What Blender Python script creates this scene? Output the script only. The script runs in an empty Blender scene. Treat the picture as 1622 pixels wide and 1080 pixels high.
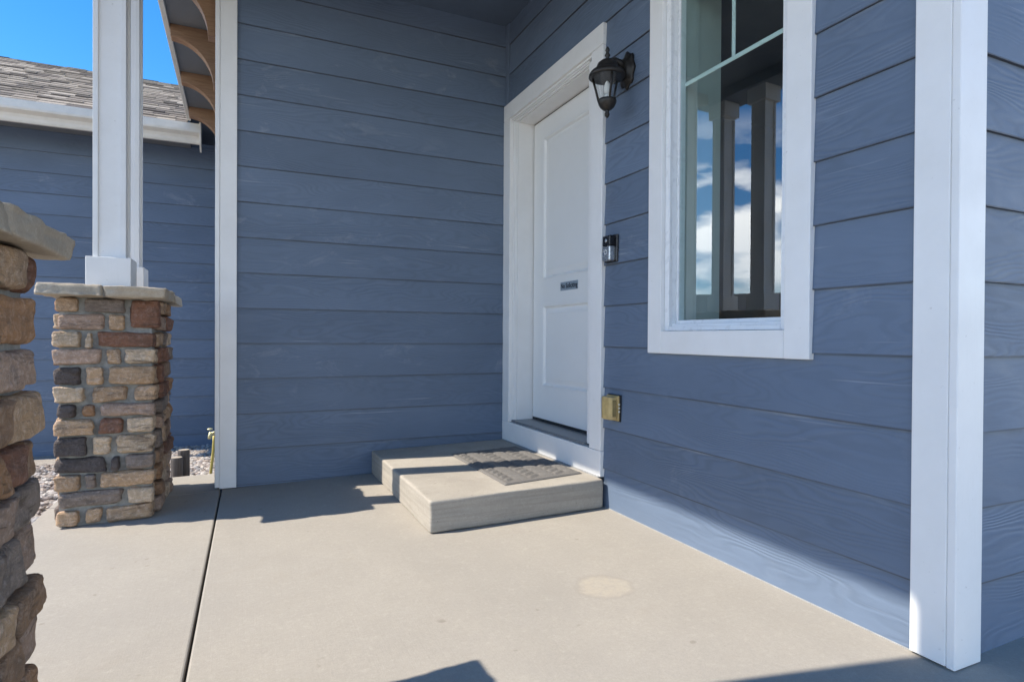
import bpy, bmesh, math, random
from mathutils import Vector, Matrix, noise as mnoise

S = bpy.context.scene
COL = S.collection

# ------------------------------------------------------------------ camera
cam_d = bpy.data.cameras.new('camera')
cam = bpy.data.objects.new('camera', cam_d)
COL.objects.link(cam)
S.camera = cam
cam_d.sensor_width = 36.0
cam_d.lens = 940.0 / 1622.0 * 36.0
cam_d.clip_start = 0.02
cam_d.clip_end = 3000
CAM = Vector((-1.74, -3.8984, 0.8822))
right = Vector((0.909, -0.417, 0.0056)).normalized()
fwd = Vector((0.417, 0.909, -0.0070)).normalized()
right = (right - fwd * right.dot(fwd)).normalized()
up = right.cross(fwd).normalized()
cam.matrix_world = Matrix(((right.x, up.x, -fwd.x, CAM.x),
                           (right.y, up.y, -fwd.y, CAM.y),
                           (right.z, up.z, -fwd.z, CAM.z),
                           (0, 0, 0, 1)))

# ------------------------------------------------------------------ light
SUN_TO = Vector((-1.0, 0.24, 1.158)).normalized()        # towards the sun
elev = math.asin(SUN_TO.z)
azim = math.atan2(SUN_TO.x, SUN_TO.y)                     # from +Y towards +X
world = bpy.data.worlds.new('World')
S.world = world
world.use_nodes = True
wn, wl = world.node_tree.nodes, world.node_tree.links
for n in list(wn):
    wn.remove(n)
w_out = wn.new('ShaderNodeOutputWorld')
w_bg = wn.new('ShaderNodeBackground')
w_bg.inputs['Strength'].default_value = 0.09
sky = wn.new('ShaderNodeTexSky')
sky.sky_type = 'NISHITA'
sky.sun_disc = False
sky.sun_elevation = elev
sky.sun_rotation = azim
sky.altitude = 1800
sky.air_density = 1.0
sky.dust_density = 0.3
sky.ozone_density = 2.0
# low cumulus near the horizon all round, thickened and brightened to light the shade
tc = wn.new('ShaderNodeTexCoord')
sep = wn.new('ShaderNodeSeparateXYZ')
wl.new(tc.outputs['Generated'], sep.inputs[0])
cmap = wn.new('ShaderNodeMapping')
cmap.inputs['Scale'].default_value = (2.2, 2.2, 6.5)
wl.new(tc.outputs['Generated'], cmap.inputs['Vector'])
cn = wn.new('ShaderNodeTexNoise')
cn.inputs['Scale'].default_value = 2.6
cn.inputs['Detail'].default_value = 8
cn.inputs['Roughness'].default_value = 0.55
wl.new(cmap.outputs[0], cn.inputs['Vector'])
band = wn.new('ShaderNodeValToRGB')
cr = band.color_ramp
cr.elements[0].position = 0.0
cr.elements[0].color = (0.35, 0.35, 0.35, 1)
cr.elements[1].position = 0.34
cr.elements[1].color = (0, 0, 0, 1)
e = cr.elements.new(0.20)
e.color = (1, 1, 1, 1)
wl.new(sep.outputs['Z'], band.inputs[0])
cth = wn.new('ShaderNodeMapRange')
cth.inputs['From Min'].default_value = 0.455
cth.inputs['From Max'].default_value = 0.59
wl.new(cn.outputs['Fac'], cth.inputs['Value'])
cm = wn.new('ShaderNodeMath')
cm.operation = 'MULTIPLY'
wl.new(cth.outputs[0], cm.inputs[0])
wl.new(band.outputs[0], cm.inputs[1])
cmix = wn.new('ShaderNodeMix')
cmix.data_type = 'RGBA'
wl.new(cm.outputs[0], cmix.inputs['Factor'])
hsv_sky = wn.new('ShaderNodeHueSaturation')          # deep high-altitude blue
hsv_sky.inputs['Saturation'].default_value = 1.36
hsv_sky.inputs['Value'].default_value = 0.84
wl.new(sky.outputs[0], hsv_sky.inputs['Color'])
wl.new(hsv_sky.outputs[0], cmix.inputs[6])
cmix.inputs[7].default_value = (19.0, 18.8, 18.4, 1)
wl.new(cmix.outputs[2], w_bg.inputs['Color'])
wl.new(w_bg.outputs[0], w_out.inputs['Surface'])

sun_d = bpy.data.lights.new('sun', 'SUN')
sun_d.energy = 2.0
sun_d.angle = math.radians(0.53)
sun_d.color = (1.0, 0.92, 0.80)
sun = bpy.data.objects.new('sun', sun_d)
COL.objects.link(sun)
sun.location = (-6, 2, 9)
sun.rotation_euler = (-SUN_TO).to_track_quat('-Z', 'Y').to_euler()

S.view_settings.view_transform = 'Standard'
S.view_settings.look = 'None'
S.view_settings.gamma = 1
S.view_settings.use_curve_mapping = False
S.view_settings.exposure = 1.88
S.render.engine = 'CYCLES'
S.cycles.max_bounces = 10
S.cycles.diffuse_bounces = 5
S.cycles.transparent_max_bounces = 12

# ------------------------------------------------------------------ helpers
def tag(o, label=None, cat=None, group=None, kind=None):
    if label: o['label'] = label
    if cat: o['category'] = cat
    if group: o['group'] = group
    if kind: o['kind'] = kind
    return o

def empty(name, loc, label=None, cat=None, group=None):
    o = bpy.data.objects.new(name, None)
    o.empty_display_size = 0.1
    COL.objects.link(o)
    o.location = loc
    return tag(o, label, cat, group)

def link(name, me, mat, parent=None, smooth=False):
    o = bpy.data.objects.new(name, me)
    COL.objects.link(o)
    if mat and not me.materials:
        me.materials.append(mat)
    if smooth:
        me.polygons.foreach_set('use_smooth', [True] * len(me.polygons))
    if parent:
        o.parent = parent
        o.matrix_parent_inverse = Matrix.Identity(4)
        o.location = -wpos(parent)      # meshes are written in world coordinates
    return o

def wpos(o):
    p = Vector(o.location)
    while o.parent:
        o = o.parent
        p += Vector(o.location)
    return p

def mesh(name, bm):
    me = bpy.data.meshes.new(name)
    bmesh.ops.recalc_face_normals(bm, faces=bm.faces[:])
    bm.to_mesh(me)
    bm.free()
    return me

def add_box(bm, lo, hi, bevel=0.0, seg=2):
    sub = bmesh.new()
    bmesh.ops.create_cube(sub, size=1.0)
    lo, hi = Vector(lo), Vector(hi)
    c, s = (lo + hi) / 2, hi - lo
    for v in sub.verts:
        v.co = Vector((c.x + v.co.x * s.x, c.y + v.co.y * s.y, c.z + v.co.z * s.z))
    if bevel:
        bmesh.ops.bevel(sub, geom=sub.edges[:], offset=bevel, segments=seg, affect='EDGES', profile=0.5)
    merge(bm, sub)

def merge(bm, sub):
    mp = {}
    for v in sub.verts:
        mp[v.index] = None
    sub.verts.index_update()
    nv = [bm.verts.new(v.co) for v in sub.verts]
    for f in sub.faces:
        try:
            bm.faces.new([nv[v.index] for v in f.verts])
        except ValueError:
            pass
    sub.free()

def box(name, lo, hi, mat, parent=None, bevel=0.0, seg=2):
    bm = bmesh.new()
    lo2 = [min(a, b) for a, b in zip(lo, hi)]
    hi2 = [max(a, b) for a, b in zip(lo, hi)]
    add_box(bm, lo2, hi2, bevel, seg)
    return link(name, mesh(name, bm), mat, parent)

def prism(name, pts, axis, a0, a1, mat, parent=None, bevel=0.0):
    """extrude a closed 2-D outline along an axis ('x': pts are (y,z); 'y': (x,z); 'z': (x,y))"""
    bm = bmesh.new()
    def P(p, a):
        return {'x': (a, p[0], p[1]), 'y': (p[0], a, p[1]), 'z': (p[0], p[1], a)}[axis]
    va = [bm.verts.new(P(p, a0)) for p in pts]
    vb = [bm.verts.new(P(p, a1)) for p in pts]
    n = len(pts)
    bm.faces.new(va)
    bm.faces.new(vb[::-1])
    for i in range(n):
        bm.faces.new((va[i], va[(i + 1) % n], vb[(i + 1) % n], vb[i]))
    bmesh.ops.recalc_face_normals(bm, faces=bm.faces[:])
    if bevel:
        bmesh.ops.bevel(bm, geom=bm.edges[:], offset=bevel, segments=2, affect='EDGES', profile=0.5)
    return link(name, mesh(name, bm), mat, parent)

def lathe(name, prof, center, mat, parent=None, n=24, smooth=True):
    bm = bmesh.new()
    rings = []
    for r, z in prof:
        rings.append([bm.verts.new((center[0] + r * math.cos(2 * math.pi * i / n),
                                    center[1] + r * math.sin(2 * math.pi * i / n),
                                    center[2] + z)) for i in range(n)])
    for a, b in zip(rings, rings[1:]):
        for i in range(n):
            bm.faces.new((a[i], a[(i + 1) % n], b[(i + 1) % n], b[i]))
    for rg in (rings[0], rings[-1]):
        bm.faces.new(rg)
    return link(name, mesh(name, bm), mat, parent, smooth)

def tube(name, pts, r, mat, parent=None, n=10, radii=None):
    bm = bmesh.new()
    pts = [Vector(p) for p in pts]
    rings = []
    for i, p in enumerate(pts):
        d = (pts[min(i + 1, len(pts) - 1)] - pts[max(i - 1, 0)]).normalized()
        q = d.to_track_quat('Z', 'Y')
        rr = radii[i] if radii else r
        rings.append([bm.verts.new(p + q @ Vector((rr * math.cos(2 * math.pi * k / n), rr * math.sin(2 * math.pi * k / n), 0))) for k in range(n)])
    for a, b in zip(rings, rings[1:]):
        for i in range(n):
            bm.faces.new((a[i], a[(i + 1) % n], b[(i + 1) % n], b[i]))
    bm.faces.new(rings[0]); bm.faces.new(rings[-1])
    return link(name, mesh(name, bm), mat, parent, True)

# ------------------------------------------------------------------ materials
def new_mat(name):
    m = bpy.data.materials.new(name)
    m.use_nodes = True
    nt = m.node_tree
    b = nt.nodes['Principled BSDF']
    return m, nt, b

class NT:
    def __init__(self, nt):
        self.nt = nt
    def n(self, t, **kw):
        nd = self.nt.nodes.new(t)
        for k, v in kw.items():
            if k.startswith('i_'):
                key = k[2:].replace('_', ' ')
                nd.inputs[key].default_value = v
            else:
                setattr(nd, k, v)
        return nd
    def l(self, a, b):
        self.nt.links.new(a, b)
    def math(self, op, a, b=None, c=None):
        nd = self.nt.nodes.new('ShaderNodeMath')
        nd.operation = op
        for i, x in enumerate((a, b, c)):
            if x is None: continue
            if isinstance(x, (int, float)):
                nd.inputs[i].default_value = x
            else:
                self.l(x, nd.inputs[i])
        return nd.outputs[0]
    def mix(self, fac, a, b, mode='MIX'):
        nd = self.nt.nodes.new('ShaderNodeMix')
        nd.data_type = 'RGBA'
        nd.blend_type = mode
        for key, x in ((0, fac), (6, a), (7, b)):
            if isinstance(x, (int, float)):
                nd.inputs[key].default_value = x
            elif isinstance(x, tuple):
                nd.inputs[key].default_value = x if len(x) == 4 else (*x, 1)
            else:
                self.l(x, nd.inputs[key])
        return nd.outputs[2]
    def coord(self, scale=(1, 1, 1), rand=True, kind='Object'):
        tcn = self.n('ShaderNodeTexCoord')
        mp = self.n('ShaderNodeMapping')
        mp.inputs['Scale'].default_value = scale
        self.l(tcn.outputs[kind], mp.inputs['Vector'])
        if rand:
            oi = self.n('ShaderNodeObjectInfo')
            k = self.math('MULTIPLY', oi.outputs['Random'], 57.0)
            cmb = self.n('ShaderNodeCombineXYZ')
            for i in range(3):
                self.l(k, cmb.inputs[i])
            self.l(cmb.outputs[0], mp.inputs['Location'])
        return mp.outputs[0]
    def noise(self, vec, scale, detail=4, rough=0.5, dist=0.0):
        nd = self.n('ShaderNodeTexNoise')
        nd.inputs['Scale'].default_value = scale
        nd.inputs['Detail'].default_value = detail
        nd.inputs['Roughness'].default_value = rough
        nd.inputs['Distortion'].default_value = dist
        self.l(vec, nd.inputs['Vector'])
        return nd.outputs['Fac']
    def rng(self, v, a, b, c=0.0, d=1.0):
        nd = self.n('ShaderNodeMapRange')
        for k, x in (('From Min', a), ('From Max', b), ('To Min', c), ('To Max', d)):
            nd.inputs[k].default_value = x
        self.l(v, nd.inputs['Value'])
        return nd.outputs[0]
    def bump(self, h, dist, strength=1.0, normal=None):
        nd = self.n('ShaderNodeBump')
        nd.inputs['Distance'].default_value = dist
        nd.inputs['Strength'].default_value = strength
        self.l(h, nd.inputs['Height'])
        if normal is not None:
            self.l(normal, nd.inputs['Normal'])
        return nd.outputs[0]

def siding_mat(name, base, along, chalk=1.0, rough=0.55):
    """painted embossed cedar-grain board; `along` 'x' or 'y' is the board's length"""
    m, nt, b = new_mat(name)
    T = NT(nt)
    lng = (1, 0, 0) if along == 'x' else (0, 1, 0)
    tcn = T.n('ShaderNodeTexCoord')
    oi = T.n('ShaderNodeObjectInfo')
    geo = T.n('ShaderNodeNewGeometry')
    sp = T.n('ShaderNodeSeparateXYZ')
    T.l(geo.outputs['Position'], sp.inputs[0])
    L = sp.outputs['X'] if along == 'x' else sp.outputs['Y']
    Z = sp.outputs['Z']
    rnd = T.math('MULTIPLY', oi.outputs['Random'], 91.0)
    L = T.math('ADD', L, rnd)
    def vec(sl, sz):
        c = T.n('ShaderNodeCombineXYZ')
        T.l(T.math('MULTIPLY', L, sl), c.inputs[0])
        T.l(T.math('MULTIPLY', Z, sz), c.inputs[1])
        T.l(rnd, c.inputs[2])
        return c.outputs[0]
    warp = T.noise(vec(1.1, 5.5), 1.0, 2, 0.45)
    warp2 = T.noise(vec(5.0, 16.0), 1.0, 2, 0.5)
    ph = T.math('ADD', T.math('MULTIPLY', warp, 22.0), T.math('MULTIPLY', Z, 34.0))
    ph = T.math('ADD', ph, T.math('MULTIPLY', warp2, 1.5))
    ring = T.math('SINE', T.math('MULTIPLY', ph, 6.2832))
    mask = T.rng(T.noise(vec(0.9, 3.5), 1.0, 3, 0.6), 0.38, 0.62, 0.12, 1.0)
    fine = T.noise(vec(16, 420), 1.0, 2, 0.6)
    hgt = T.math('ADD', T.math('MULTIPLY', ring, T.math('MULTIPLY', mask, 0.5)), T.math('MULTIPLY', fine, 0.35))
    # paint tone
    tone = T.noise(vec(1.2, 2.5), 1.0, 4, 0.6)
    dust = T.noise(vec(4.0, 7.0), 1.0, 7, 0.7, 0.6)
    per = T.rng(oi.outputs['Random'], 0, 1, 0.93, 1.08)
    col = T.mix(T.rng(tone, 0.3, 0.7), tuple(c * 0.9 for c in base), tuple(c * 1.1 for c in base))
    hs = T.n('ShaderNodeHueSaturation')
    T.l(per, hs.inputs['Value'])
    T.l(col, hs.inputs['Color'])
    col = hs.outputs[0]
    grain_dark = T.rng(ring, -1, 0.2, 0.88, 1.0)
    gm = T.n('ShaderNodeCombineColor')
    for i in range(3):
        T.l(grain_dark, gm.inputs[i])
    col = T.mix(mask, col, T.mix(1.0, col, gm.outputs[0], 'MULTIPLY'))
    # chalky scuffs, dust and wipe marks
    sc = T.math('MULTIPLY', T.rng(dust, 0.56, 0.80), T.rng(T.noise(vec(0.55, 1.0), 1.0, 2), 0.42, 0.62))
    streak = T.math('MULTIPLY', T.rng(T.noise(vec(2.0, 90.0), 1.0, 3, 0.55), 0.63, 0.74), T.rng(T.noise(vec(1.0, 2.2), 1.3, 2), 0.55, 0.66))
    scm = T.math('MULTIPLY', T.math('MAXIMUM', T.math('MULTIPLY', sc, 0.45), T.math('MULTIPLY', streak, 0.55)), chalk)
    col = T.mix(scm, col, (0.42, 0.44, 0.47))
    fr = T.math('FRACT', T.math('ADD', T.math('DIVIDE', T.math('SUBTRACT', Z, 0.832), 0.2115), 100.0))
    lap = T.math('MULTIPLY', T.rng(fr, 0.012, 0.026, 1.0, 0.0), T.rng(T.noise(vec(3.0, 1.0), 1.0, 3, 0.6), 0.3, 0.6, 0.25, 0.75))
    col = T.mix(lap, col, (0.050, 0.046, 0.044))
    ck = T.math('MULTIPLY', T.rng(fr, 0.945, 0.972), T.rng(T.noise(vec(0.9, 0.0), 1.0, 5, 0.75), 0.56, 0.72))
    ck = T.math('MULTIPLY', ck, T.rng(T.noise(vec(14.0, 60.0), 1.0, 3, 0.7), 0.35, 0.6, 0.2, 0.6 * chalk))
    col = T.mix(ck, col, (0.50, 0.52, 0.55))
    T.l(col, b.inputs['Base Color'])
    T.l(T.rng(dust, 0.3, 0.7, rough - 0.08, rough + 0.1), b.inputs['Roughness'])
    b.inputs['Specular IOR Level'].default_value = 0.45
    T.l(T.bump(hgt, 0.0011, 0.85), b.inputs['Normal'])
    return m

def paint_mat(name, base, rough=0.4, grain=0.25, dirt=0.25, axis_z=True):
    m, nt, b = new_mat(name)
    T = NT(nt)
    v = T.coord((30, 30, 3.0) if axis_z else (3, 3, 30))
    g = T.noise(v, 4.0, 4, 0.55, 0.4)
    v2 = T.coord((1, 1, 1))
    d1 = T.noise(v2, 5.0, 6, 0.65)
    fleck = T.noise(v2, 55.0, 3, 0.6)
    col = T.mix(T.rng(d1, 0.35, 0.75, 0.0, dirt), base, tuple(c * k for c, k in zip(base, (0.78, 0.76, 0.72))))
    col = T.mix(T.math('MULTIPLY', T.rng(fleck, 0.70, 0.76), dirt), col, (0.25, 0.22, 0.19))
    T.l(col, b.inputs['Base Color'])
    T.l(T.rng(d1, 0.3, 0.7, rough - 0.06, rough + 0.12), b.inputs['Roughness'])
    T.l(T.bump(g, 0.0012, grain), b.inputs['Normal'])
    return m

def concrete_mat(name, base, dark, broom=True, patch=False, form=False):
    m, nt, b = new_mat(name)
    T = NT(nt)
    geo = T.n('ShaderNodeNewGeometry')
    P = geo.outputs['Position']
    def sc(s):
        mp = T.n('ShaderNodeMapping')
        mp.inputs['Scale'].default_value = s
        T.l(P, mp.inputs['Vector'])
        return mp.outputs[0]
    big = T.noise(sc((1, 1, 1)), 1.3, 6, 0.65, 0.5)
    mid = T.noise(sc((1, 1, 1)), 6.0, 6, 0.65)
    fine = T.noise(sc((1, 1, 1)), 260.0, 3, 0.7)
    brm = T.noise(sc((190, 3.0, 190)), 1.0, 3, 0.6)
    col = T.mix(T.rng(big, 0.3, 0.7), base, dark)
    col = T.mix(T.rng(mid, 0.35, 0.75, 0, 0.45), col, tuple(c * 0.80 for c in base))
    col = T.mix(T.rng(fine, 0.35, 0.72, 0, 0.32), col, tuple(c * 0.6 for c in dark))
    spk = T.noise(sc((1, 1, 1)), 85.0, 4, 0.75)
    col = T.mix(T.rng(spk, 0.40, 0.70, 0, 0.34), col, tuple(c * 0.74 for c in dark))
    lite = T.noise(sc((1, 1, 1)), 38.0, 5, 0.7)
    col = T.mix(T.rng(lite, 0.55, 0.78, 0, 0.35), col, tuple(min(1, c * 1.22) for c in base))
    # small dark marks and leaf stains
    mark = T.noise(sc((1, 1, 1)), 16.0, 2, 0.5)
    col = T.mix(T.rng(mark, 0.735, 0.78, 0, 0.40), col, (0.16, 0.13, 0.10))
    blot = T.noise(sc((1, 1.4, 1)), 3.2, 3, 0.5, 0.8)
    col = T.mix(T.rng(blot, 0.60, 0.80, 0, 0.28), col, tuple(c * k for c, k in zip(dark, (0.84, 0.80, 0.74))))
    hgt = T.math('ADD', T.math('MULTIPLY', fine, 0.6), T.math('MULTIPLY', mid, 0.3))
    if broom:
        hgt = T.math('ADD', hgt, T.math('MULTIPLY', brm, 0.35))
        col = T.mix(T.rng(brm, 0.3, 0.7, 0, 0.06), col, tuple(c * 0.66 for c in dark))
    if form:
        # board-form streaks and bug holes on the faces
        stk = T.noise(sc((2.2, 2.2, 60)), 1.0, 5, 0.65, 0.3)
        col = T.mix(T.rng(stk, 0.42, 0.72, 0, 0.5), col, tuple(c * 0.55 for c in dark))
        hol = T.noise(sc((1, 1, 1)), 70.0, 2, 0.5)
        col = T.mix(T.rng(hol, 0.70, 0.75, 0, 0.55), col, (0.10, 0.085, 0.07))
        hgt = T.math('ADD', hgt, T.math('MULTIPLY', stk, 0.6))
    if patch:
        # pale round repair left on the slab
        vd = T.n('ShaderNodeVectorMath', operation='SUBTRACT')
        T.l(P, vd.inputs[0])
        vd.inputs[1].default_value = (-0.553, -2.114, -0.008)
        ln = T.n('ShaderNodeVectorMath', operation='LENGTH')
        T.l(vd.outputs[0], ln.inputs[0])
        rr = T.math('ADD', ln.outputs['Value'], T.math('MULTIPLY', T.noise(sc((1, 1, 1)), 11.0, 6, 0.65), 0.075))
        inside = T.rng(rr, 0.120, 0.143, 1.0, 0.0)
        rim = T.math('MULTIPLY', T.rng(rr, 0.118, 0.132), T.rng(rr, 0.15, 0.138))
        pat = T.math('MULTIPLY', inside, T.rng(T.noise(sc((1, 1, 1)), 45, 4, 0.7), 0.3, 0.6, 0.2, 1.0))
        col = T.mix(T.math('MULTIPLY', pat, 0.45), col, (0.46, 0.395, 0.30))
        col = T.mix(T.math('MULTIPLY', rim, 0.35), col, (0.27, 0.245, 0.21))
    T.l(col, b.inputs['Base Color'])
    b.inputs['Roughness'].default_value = 0.85
    b.inputs['Specular IOR Level'].default_value = 0.3
    T.l(T.bump(hgt, 0.0016, 0.6), b.inputs['Normal'])
    return m

def stone_mat(name):
    m, nt, b = new_mat(name)
    T = NT(nt)
    oi = T.n('ShaderNodeObjectInfo')
    v = T.coord((1, 1, 1.0))
    vs = T.coord((9, 9, 42))
    n1 = T.noise(v, 14.0, 5, 0.65)
    n2 = T.noise(v, 60.0, 4, 0.7)
    n3 = T.noise(v, 260.0, 3, 0.7)
    lay = T.noise(vs, 1.0, 5, 0.65, 0.6)
    c0 = oi.outputs['Color']
    hsv = T.n('ShaderNodeHueSaturation')
    hsv.inputs['Value'].default_value = 0.60
    hsv.inputs['Saturation'].default_value = 0.8
    T.l(c0, hsv.inputs['Color'])
    hs2 = T.n('ShaderNodeHueSaturation')
    hs2.inputs['Value'].default_value = 1.32
    hs2.inputs['Saturation'].default_value = 0.72
    T.l(c0, hs2.inputs['Color'])
    col = T.mix(T.rng(n1, 0.46, 0.68, 0, 0.9), c0, hsv.outputs[0])
    col = T.mix(T.rng(n2, 0.48, 0.66, 0, 0.75), col, hs2.outputs[0])
    lm = T.math('MULTIPLY', T.rng(lay, 0.54, 0.66), T.rng(oi.outputs['Random'], 0.25, 0.8, 0.1, 0.8))
    col = T.mix(lm, col, (0.10, 0.07, 0.05))
    col = T.mix(T.rng(n3, 0.48, 0.70, 0, 0.5), col, hsv.outputs[0])
    T.l(col, b.inputs['Base Color'])
    b.inputs['Roughness'].default_value = 0.88
    b.inputs['Specular IOR Level'].default_value = 0.25
    h = T.math('ADD', T.math('MULTIPLY', n2, 0.8), T.math('MULTIPLY', lay, 1.2))
    h = T.math('ADD', h, T.math('MULTIPLY', n3, 0.25))
    T.l(T.bump(h, 0.018, 1.0), b.inputs['Normal'])
    return m

def simple_mat(name, base, rough=0.5, metal=0.0, nscale=30.0, var=0.15, bump=0.0005, spec=0.5):
    m, nt, b = new_mat(name)
    T = NT(nt)
    v = T.coord((1, 1, 1))
    n1 = T.noise(v, nscale, 5, 0.6)
    col = T.mix(T.rng(n1, 0.3, 0.7), tuple(c * (1 - var) for c in base), tuple(min(1, c * (1 + var)) for c in base))
    T.l(col, b.inputs['Base Color'])
    T.l(T.rng(n1, 0.3, 0.7, max(0.03, rough - 0.07), rough + 0.07), b.inputs['Roughness'])
    b.inputs['Metallic'].default_value = metal
    b.inputs['Specular IOR Level'].default_value = spec
    if bump:
        T.l(T.bump(n1, bump, 0.6), b.inputs['Normal'])
    return m

def glass_mat(name, ior, tint, wavy=0.0):
    m, nt, b = new_mat(name)
    nt.nodes.remove(b)
    T = NT(nt)
    out = nt.nodes['Material Output']
    fr = T.n('ShaderNodeFresnel')
    fr.inputs['IOR'].default_value = ior
    tr = T.n('ShaderNodeBsdfTransparent')
    tr.inputs['Color'].default_value = (*tint, 1)
    gl = T.n('ShaderNodeBsdfGlossy')
    gl.inputs['Roughness'].default_value = 0.0
    gl.inputs['Color'].default_value = (0.93, 0.97, 1.0, 1)
    if wavy:
        v = T.coord((1, 1, 1), False)
        nrm = T.bump(T.noise(v, 3.0, 1, 0.4), wavy, 1.0)
        T.l(nrm, gl.inputs['Normal'])
        # dust specks on the pane
    mx = T.n('ShaderNodeMixShader')
    gb = T.n('ShaderNodeNewGeometry')
    T.l(T.math('MULTIPLY', fr.outputs[0], T.math('SUBTRACT', 1.0, gb.outputs['Backfacing'])), mx.inputs[0])
    T.l(tr.outputs[0], mx.inputs[1])
    T.l(gl.outputs[0], mx.inputs[2])
    df = T.n('ShaderNodeBsdfDiffuse')
    df.inputs['Color'].default_value = (0.45, 0.45, 0.43, 1)
    mx2 = T.n('ShaderNodeMixShader')
    v = T.coord((1, 1, 1), False)
    d = T.math('ADD', T.rng(T.noise(v, 4.0, 4, 0.6), 0.35, 0.75, 0.0, 0.03), T.rng(T.noise(v, 190.0, 2, 0.6), 0.68, 0.76, 0.0, 0.05))
    T.l(d, mx2.inputs[0])
    T.l(mx.outputs[0], mx2.inputs[1])
    T.l(df.outputs[0], mx2.inputs[2])
    T.l(mx2.outputs[0], out.inputs['Surface'])
    return m

SLATE = (0.122, 0.164, 0.232)
M = {}
M['siding_x'] = siding_mat('slate blue siding along x', SLATE, 'x', 1.0)
M['siding_y'] = siding_mat('slate blue siding along y', tuple(c * 1.0 for c in SLATE), 'y', 0.7)
M['blue_trim'] = paint_mat('slate blue trim paint', SLATE, 0.5, 0.2, 0.2)
M['ceiling'] = paint_mat('porch ceiling paint', tuple(c * 0.8 for c in SLATE), 0.6, 0.2, 0.2, False)
M['white'] = paint_mat('white trim paint', (0.82, 0.81, 0.79), 0.42, 0.3, 0.28)
M['white_h'] = paint_mat('white trim paint flat grain', (0.82, 0.81, 0.79), 0.42, 0.3, 0.28, False)
M['post_white'] = paint_mat('post paint', (0.74, 0.735, 0.725), 0.45, 0.35, 0.35)
M['door'] = paint_mat('door paint', (0.80, 0.80, 0.78), 0.38, 0.03, 0.10)
M['vinyl'] = simple_mat('white vinyl', (0.80, 0.81, 0.81), 0.3, 0, 20, 0.03, 0)
M['caulk'] = simple_mat('caulk', (0.30, 0.30, 0.29), 0.6, 0, 40, 0.15, 0.001)
M['slab'] = concrete_mat('broomed concrete', (0.405, 0.369, 0.314), (0.345, 0.317, 0.276), True, True)
M['step'] = concrete_mat('step concrete', (0.47, 0.43, 0.365), (0.38, 0.34, 0.285), False, False, True)
M['joint'] = simple_mat('joint filler', (0.10, 0.085, 0.07), 0.9, 0, 60, 0.3, 0.002)
M['mortar'] = simple_mat('grey mortar', (0.27, 0.262, 0.238), 0.92, 0, 45, 0.25, 0.006)
M['stone'] = stone_mat('manufactured ledge stone')
M['cap'] = concrete_mat('cast cap stone', (0.56, 0.50, 0.41), (0.30, 0.245, 0.18), False)
M['bronze'] = simple_mat('dark bronze metal', (0.030, 0.026, 0.023), 0.42, 0.35, 70, 0.35, 0.0005)
M['threshold'] = simple_mat('grey sill metal', (0.28, 0.29, 0.30), 0.4, 0.5, 60, 0.15, 0.0003)
M['seal'] = simple_mat('dark weather seal', (0.018, 0.018, 0.02), 0.7, 0, 40, 0.2, 0)
M['glass'] = glass_mat('window glass', 2.2, (0.90, 0.975, 0.965), 0.0)
M['lampglass'] = glass_mat('lantern glass', 1.45, (0.90, 0.92, 0.93))
M['bulb'] = simple_mat('frosted bulb', (0.82, 0.80, 0.74), 0.3, 0, 20, 0.03, 0)
M['mat'] = simple_mat('grey rubber mat', (0.165, 0.155, 0.143), 0.9, 0, 420, 0.35, 0.002, 0.2)
M['sign'] = simple_mat('brushed grey sign', (0.33, 0.40, 0.46), 0.35, 0.3, 80, 0.15, 0)
M['ink'] = simple_mat('black ink', (0.008, 0.010, 0.014), 0.5, 0, 40, 0.1, 0)
M['black'] = simple_mat('black plastic', (0.010, 0.010, 0.012), 0.25, 0, 40, 0.1, 0)
M['nickel'] = simple_mat('satin nickel', (0.56, 0.57, 0.58), 0.28, 0.85, 120, 0.06, 0)
M['tan_plastic'] = simple_mat('aged tan plastic', (0.50, 0.36, 0.15), 0.35, 0, 30, 0.2, 0.0005)
M['tan_clear'] = glass_mat('smoky clear cover', 1.5, (0.80, 0.66, 0.42))
M['outlet'] = simple_mat('outlet face', (0.70, 0.66, 0.55), 0.4, 0, 20, 0.05, 0)
M['cedar'] = None
def wood_mat(name, a, c2, sc=(2.5, 30, 30)):
    m, nt, b = new_mat(name)
    T = NT(nt)
    g = T.noise(T.coord(sc), 2.2, 5, 0.6, 0.8)
    f = T.noise(T.coord(tuple(s * 6 for s in sc)), 2.0, 3, 0.6)
    col = T.mix(T.rng(g, 0.3, 0.7), a, c2)
    col = T.mix(T.rng(f, 0.5, 0.8, 0, 0.35), col, tuple(x * 0.45 for x in c2))
    T.l(col, b.inputs['Base Color'])
    b.inputs['Roughness'].default_value = 0.62
    T.l(T.bump(g, 0.002, 0.5), b.inputs['Normal'])
    return m
M['cedar'] = wood_mat('stained cedar', (0.36, 0.21, 0.115), (0.25, 0.135, 0.07))
M['bark'] = wood_mat('grey bark', (0.12, 0.10, 0.09), (0.06, 0.05, 0.045), (40, 40, 4))
M['endgrain'] = wood_mat('weathered end grain', (0.46, 0.40, 0.32), (0.33, 0.28, 0.22), (8, 8, 8))
M['hose'] = simple_mat('yellow hose', (0.60, 0.50, 0.14), 0.4, 0, 40, 0.1, 0)
M['brass'] = simple_mat('pale brass fitting', (0.66, 0.62, 0.36), 0.35, 0.5, 40, 0.15, 0)
M['gutter'] = simple_mat('painted aluminium gutter', (0.70, 0.66, 0.58), 0.4, 0, 12, 0.06, 0)
M['soffit'] = simple_mat('soffit paint', (0.16, 0.165, 0.17), 0.6, 0, 12, 0.08, 0)
M['drywall'] = simple_mat('drywall', (0.62, 0.63, 0.60), 0.8, 0, 10, 0.04, 0)
M['room_dark'] = simple_mat('room interior', (0.10, 0.095, 0.09), 0.8, 0, 5, 0.2, 0)
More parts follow.
